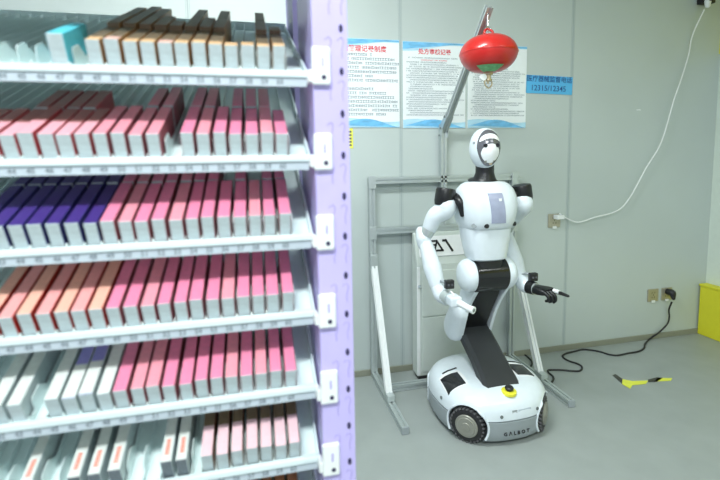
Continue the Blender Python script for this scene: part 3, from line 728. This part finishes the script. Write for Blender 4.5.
obj('rear_post_light_holes', bm, M_wplas, fr)  # white dots painted as light showing through the post's holes
q_ = obj('front_post', cpost(TL - .06, TL - .005, .68, .745, True), M_lav, fr, bevel=.0012)
bm = nb(); box(bm, (TL - .055, 1.00, 0), (TL - .005, 1.003, 2.05)); box(bm, (TL - .008, 1.003, 0), (TL - .005, 1.20, 2.05)); obj('rear_post', bm, M_lavk, fr)
for z in (.12, 2.0):
    obj('cross_beam', box(nb(), (TL, 1.12, z), (.085, 1.15, z + .05)), M_lavk, fr)
Z0 = [1.578, 1.437, 1.309, 1.184, 1.058, .931, .806, .680]
ORD = ['topmost', 'first', 'second', 'third', 'fourth', 'fifth', 'sixth', 'seventh']
ct, st = math.cos(TILT), math.sin(TILT)
def tp(x, s, h, z0):   # point on the tray: s along the slope, h above it
    return V((x, LY + .004 + s * ct - h * st, z0 - .014 + s * st + h * ct))
def tbox(bm, x0, x1, s0, s1, h0, h1, z0, mi=None):
    v = [bm.verts.new(tp(x, s, h, z0)) for x, s, h in ((x0, s0, h0), (x1, s0, h0), (x1, s1, h0), (x0, s1, h0), (x0, s0, h1), (x1, s0, h1), (x1, s1, h1), (x0, s1, h1))]
    for k, q in enumerate(((0, 3, 2, 1), (4, 5, 6, 7), (0, 1, 5, 4), (1, 2, 6, 5), (2, 3, 7, 6), (3, 0, 4, 7))): face(bm, [v[i] for i in q], mi[k] if mi else 0)
    return bm
LBL = ['uppermost white sloping tray above the empty lanes', 'white sloping tray holding the teal carton', 'white sloping tray with pale pink then pink cartons', 'white sloping tray with violet cartons at left', 'white sloping tray with peach cartons at left', 'white sloping tray with white cartons left of pink ones', 'white sloping tray with orange-printed white cartons', 'lowest white sloping tray with brown cartons']
zr = Z0[1]
def build_tray(z0):
    t = thing('shelf_tray', '', 'tray', (-.45, LY, z0), 'sloping trays of the medicine shelving')
    bm = nb(); tbox(bm, TL, TR - .002, 0, TLEN, -.002, 0, z0); tbox(bm, TL, TR - .002, TLEN - .002, TLEN, 0, .02, z0)
    obj('tray_floor', bm, M_tray, t)
    obj('front_rim', box(nb(), (TL, LY - .007, z0 - .0105), (TR, LY + .003, z0)), M_rim, t, bevel=.002)
    ls = obj('label_strip', box(nb(), (TL, LY - .0035, z0 - .0235), (TR - .004, LY, z0 - .0105)), M_lab, t)
    bm = nb()
    for n in range(34, 61): join(bm, text_bm(str(n), .0108, .0002, (lane_x(n), LY - .0038, z0 - .0170), bold=.0002))
    obj('lane_numbers', bm, M_num, ls)
    for sx in (TR - .004, TL):
        bm = nb(); tbox(bm, sx, sx + .0035, 0, TLEN, -.004, .014, z0); obj('side_plate', bm, M_rim, t)
    bm = nb(); box(bm, (.0835, .672, z0 - .024), (.112, .679, z0 + .032)); box(bm, (TR - .004, .676, z0 - .02), (.085, LY, z0 + .0))
    br = obj('end_bracket', bm, M_wplas, t, bevel=.003)
    obj('screw', cyl(nb(), (.1015, .6722, z0 - .013), (.1015, .6712, z0 - .013), .0036, k=12), M_hole, br)
    bm = nb(); box(bm, (.0985, .6712, z0 + .002), (.1015, .672, z0 + .016)); obj('slot_mark', bm, M_lavd, br)
    # lane dividers with a front tab
    bm = nb(); x = lane_x(60.5); h = .034
    pts = [tp(x, -.001, -.001, z0), tp(x, -.001, .016, z0), tp(x, .004, .019, z0), tp(x, .012, .013, z0), tp(x, .022, .013, z0), tp(x, .023, h - .004, z0), tp(x, .028, h, z0), tp(x, .05, h, z0), tp(x, .07, .014, z0), tp(x, TLEN - .003, .014, z0), tp(x, TLEN - .003, 0, z0)]
    prism(bm, pts, (.0012, 0, 0)); d = obj('lane_divider', bm, M_tray, t)
    for k in range(1, 28):
        c = d.copy(); COL.objects.link(c); c.parent = t; c.location = (-k * PITCH, 0, 0)
    return t
tray0 = build_tray(zr)
for i, z0 in enumerate(Z0):
    if i == 1: tr = tray0
    else:
        tr = tray0.copy(); COL.objects.link(tr); tr.location = (-.45, LY, z0)
        for ch_ in list(tray0.children):
            c = ch_.copy(); COL.objects.link(c); c.parent = tr
            if i == 6 and ch_.name.startswith('lane_divider'):   # the lanes of this tray are spaced unevenly
                k = round(-ch_.location.x / PITCH)
                c.location.x = ch_.location.x + {8: .011, 9: .011, 10: .010, 11: .007, 12: .006, 13: .0035, 14: -.001, 15: -.003}.get(k, .003 if k else .0025)
            for g_ in ch_.children:
                e = g_.copy(); COL.objects.link(e); e.parent = c
    tr['label'] = LBL[i]

# ------------------------------------------------------------------ cartons
def cmat(nm, col): return mat('card_' + nm, col, .42, var=.06, scale=120)
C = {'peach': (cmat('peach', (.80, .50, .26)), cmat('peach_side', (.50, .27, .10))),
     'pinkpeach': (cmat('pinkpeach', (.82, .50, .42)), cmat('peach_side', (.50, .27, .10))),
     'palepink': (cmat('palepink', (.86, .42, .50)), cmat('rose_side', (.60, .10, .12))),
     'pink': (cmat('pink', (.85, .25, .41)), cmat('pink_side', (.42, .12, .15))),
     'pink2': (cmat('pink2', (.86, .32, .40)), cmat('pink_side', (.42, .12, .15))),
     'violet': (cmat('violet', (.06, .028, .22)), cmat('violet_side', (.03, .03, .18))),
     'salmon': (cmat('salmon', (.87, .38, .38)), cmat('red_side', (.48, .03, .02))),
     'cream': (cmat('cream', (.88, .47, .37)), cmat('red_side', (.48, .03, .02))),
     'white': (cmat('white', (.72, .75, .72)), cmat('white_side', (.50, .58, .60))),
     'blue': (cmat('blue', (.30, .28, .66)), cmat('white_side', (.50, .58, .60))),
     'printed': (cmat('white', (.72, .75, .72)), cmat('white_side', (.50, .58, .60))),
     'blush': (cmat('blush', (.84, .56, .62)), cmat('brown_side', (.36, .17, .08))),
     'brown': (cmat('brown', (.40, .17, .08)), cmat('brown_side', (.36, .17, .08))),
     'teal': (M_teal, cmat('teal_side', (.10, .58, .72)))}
M_front = mat('carton_front', (.56, .64, .67), .5, var=.10, scale=160, sx=.4)
M_frontd = mat('carton_front_dark', (.16, .19, .22), .5, var=.2, scale=200)
M_orange = mat('orange_print', (.80, .25, .18), .5)
WORD = dict(peach='peach topped', pinkpeach='pinkish peach', palepink='pale pink', pink='pink', pink2='coral pink', violet='dark violet', salmon='salmon', cream='cream orange', white='white', blue='blue topped white', printed='orange printed white', blush='blush pink', brown='brown', teal='teal')
def carton(col, n, row, s0, L, wd=.0190, h=.050, dx=0, yaw=0, where='front', two=0):
    if row == 6: dx += {46: -.003, 47: .001, 48: .006, 51: .011, 52: .011}.get(n, .003)
    z0 = Z0[row]; x = lane_x(n) + dx; c = tp(x, s0, 0, z0)
    bm = nb(); top, side = C[col]; fm = M_frontd if col == 'printed' else M_front
    tbox(bm, x - wd / 2, x + wd / 2, s0, s0 + L, .0008, h, z0, mi=(1, 0, 2 if (row != 1 or where == 'front') else 4, 1, 2, 1))
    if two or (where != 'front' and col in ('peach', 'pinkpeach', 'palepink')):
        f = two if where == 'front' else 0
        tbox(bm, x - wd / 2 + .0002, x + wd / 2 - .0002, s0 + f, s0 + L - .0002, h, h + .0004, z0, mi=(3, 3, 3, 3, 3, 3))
    if yaw: bmesh.ops.rotate(bm, cent=c, matrix=Matrix.Rotation(yaw, 3, 'Z'), verts=bm.verts)
    o = obj('medicine_box', bm, [top, side, fm, cmat('brown_top', (.17, .12, .07)) if row != 2 else cmat('palepink_shade', (.34, .13, .12)), cmat('brown_end', (.20, .13, .08))], origin=c, bevel=.0006, seg=1)  # second row's pale pink tops carry the upper tray's shade as colour
    pos = {1: 'teal carton', 2: 'pale pink', 3: 'violet', 4: 'peach', 5: 'white and pink', 6: 'orange-printed', 7: 'lowest'}[row]
    if where == 'front': l = '%s carton in lane %d on the %s tray' % (WORD[col], n, pos)
    else: l = '%s carton %s in lane %d on the %s tray' % (WORD[col], 'second from front' if s0 < .2 else 'rearmost', n, pos)
    tag(o, l, 'box', 'medicine cartons on the ' + ORD[row] + ' row')
    if col == 'printed':
        b2 = nb()
        for q in range(6): tbox(b2, x - .003, x + .003, s0 + .012 + q * .0045, s0 + .0152 + q * .0045, h, h + .0006, z0)
        p = obj('printed_mark', b2, M_orange, o, label='orange printed mark')
    if col == 'blue':
        b2 = nb(); tbox(b2, x - wd / 2 + .0003, x + wd / 2 - .0003, s0 + .0015, s0 + .062, h, h + .0006, z0)
        obj('white_end', b2, C['white'][0], o, label='white front part of the carton')
    return o
rnd = random.Random(4)
def row(r, spec, two=0):
    for n, col, L, extra in spec:
        wd = (.0174 if r < 6 else .0160) + rnd.random() * .0014
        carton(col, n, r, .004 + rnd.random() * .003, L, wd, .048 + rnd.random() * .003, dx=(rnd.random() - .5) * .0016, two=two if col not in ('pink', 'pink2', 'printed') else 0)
        s = .010 + L
        for k, L2 in enumerate(extra): 
            carton(col, n, r, s, L2, wd, .050 if r > 1 else .056, dx=(rnd.random() - .5) * .0016, where='back'); s += L2 + .003
t_ = carton('teal', 47, 1, .006, .10, wd=.0208, h=.055)
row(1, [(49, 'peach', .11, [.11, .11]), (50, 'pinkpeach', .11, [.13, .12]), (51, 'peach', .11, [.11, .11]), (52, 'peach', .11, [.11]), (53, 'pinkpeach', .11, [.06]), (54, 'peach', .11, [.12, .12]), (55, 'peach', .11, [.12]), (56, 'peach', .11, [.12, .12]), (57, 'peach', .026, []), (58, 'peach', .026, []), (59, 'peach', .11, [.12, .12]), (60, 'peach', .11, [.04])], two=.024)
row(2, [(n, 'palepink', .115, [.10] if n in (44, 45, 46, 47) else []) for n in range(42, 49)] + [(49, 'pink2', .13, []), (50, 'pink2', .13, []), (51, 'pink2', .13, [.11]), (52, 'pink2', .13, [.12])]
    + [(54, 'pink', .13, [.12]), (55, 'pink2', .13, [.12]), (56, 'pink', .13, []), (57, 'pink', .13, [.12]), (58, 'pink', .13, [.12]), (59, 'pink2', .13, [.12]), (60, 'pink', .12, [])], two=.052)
row(3, [(n, 'violet', .125, [.12]) for n in range(42, 49)] + [(n, 'pink2' if n in (50, 53, 58) else 'pink', .125, [.12] if n not in (56, 58) else []) for n in range(49, 61)])
row(4, [(n, 'cream' if n in (42, 44, 46, 48) else 'salmon', .135, []) for n in range(42, 49)] + [(n, 'pink2' if n in (51, 56) else 'pink', .135, []) for n in range(49, 61)])
row(5, [(42, 'white', .135, []), (43, 'white', .135, []), (45, 'white', .135, []), (46, 'blue', .135, []), (47, 'blue', .135, []), (48, 'white', .135, [])] + [(n, 'pink2' if n in (50, 51, 56, 58) else 'pink', .135, []) for n in range(49, 61)])
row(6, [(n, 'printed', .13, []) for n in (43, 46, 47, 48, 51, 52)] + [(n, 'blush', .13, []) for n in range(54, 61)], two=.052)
row(7, [(n, 'brown', .13, []) for n in range(52, 61)])
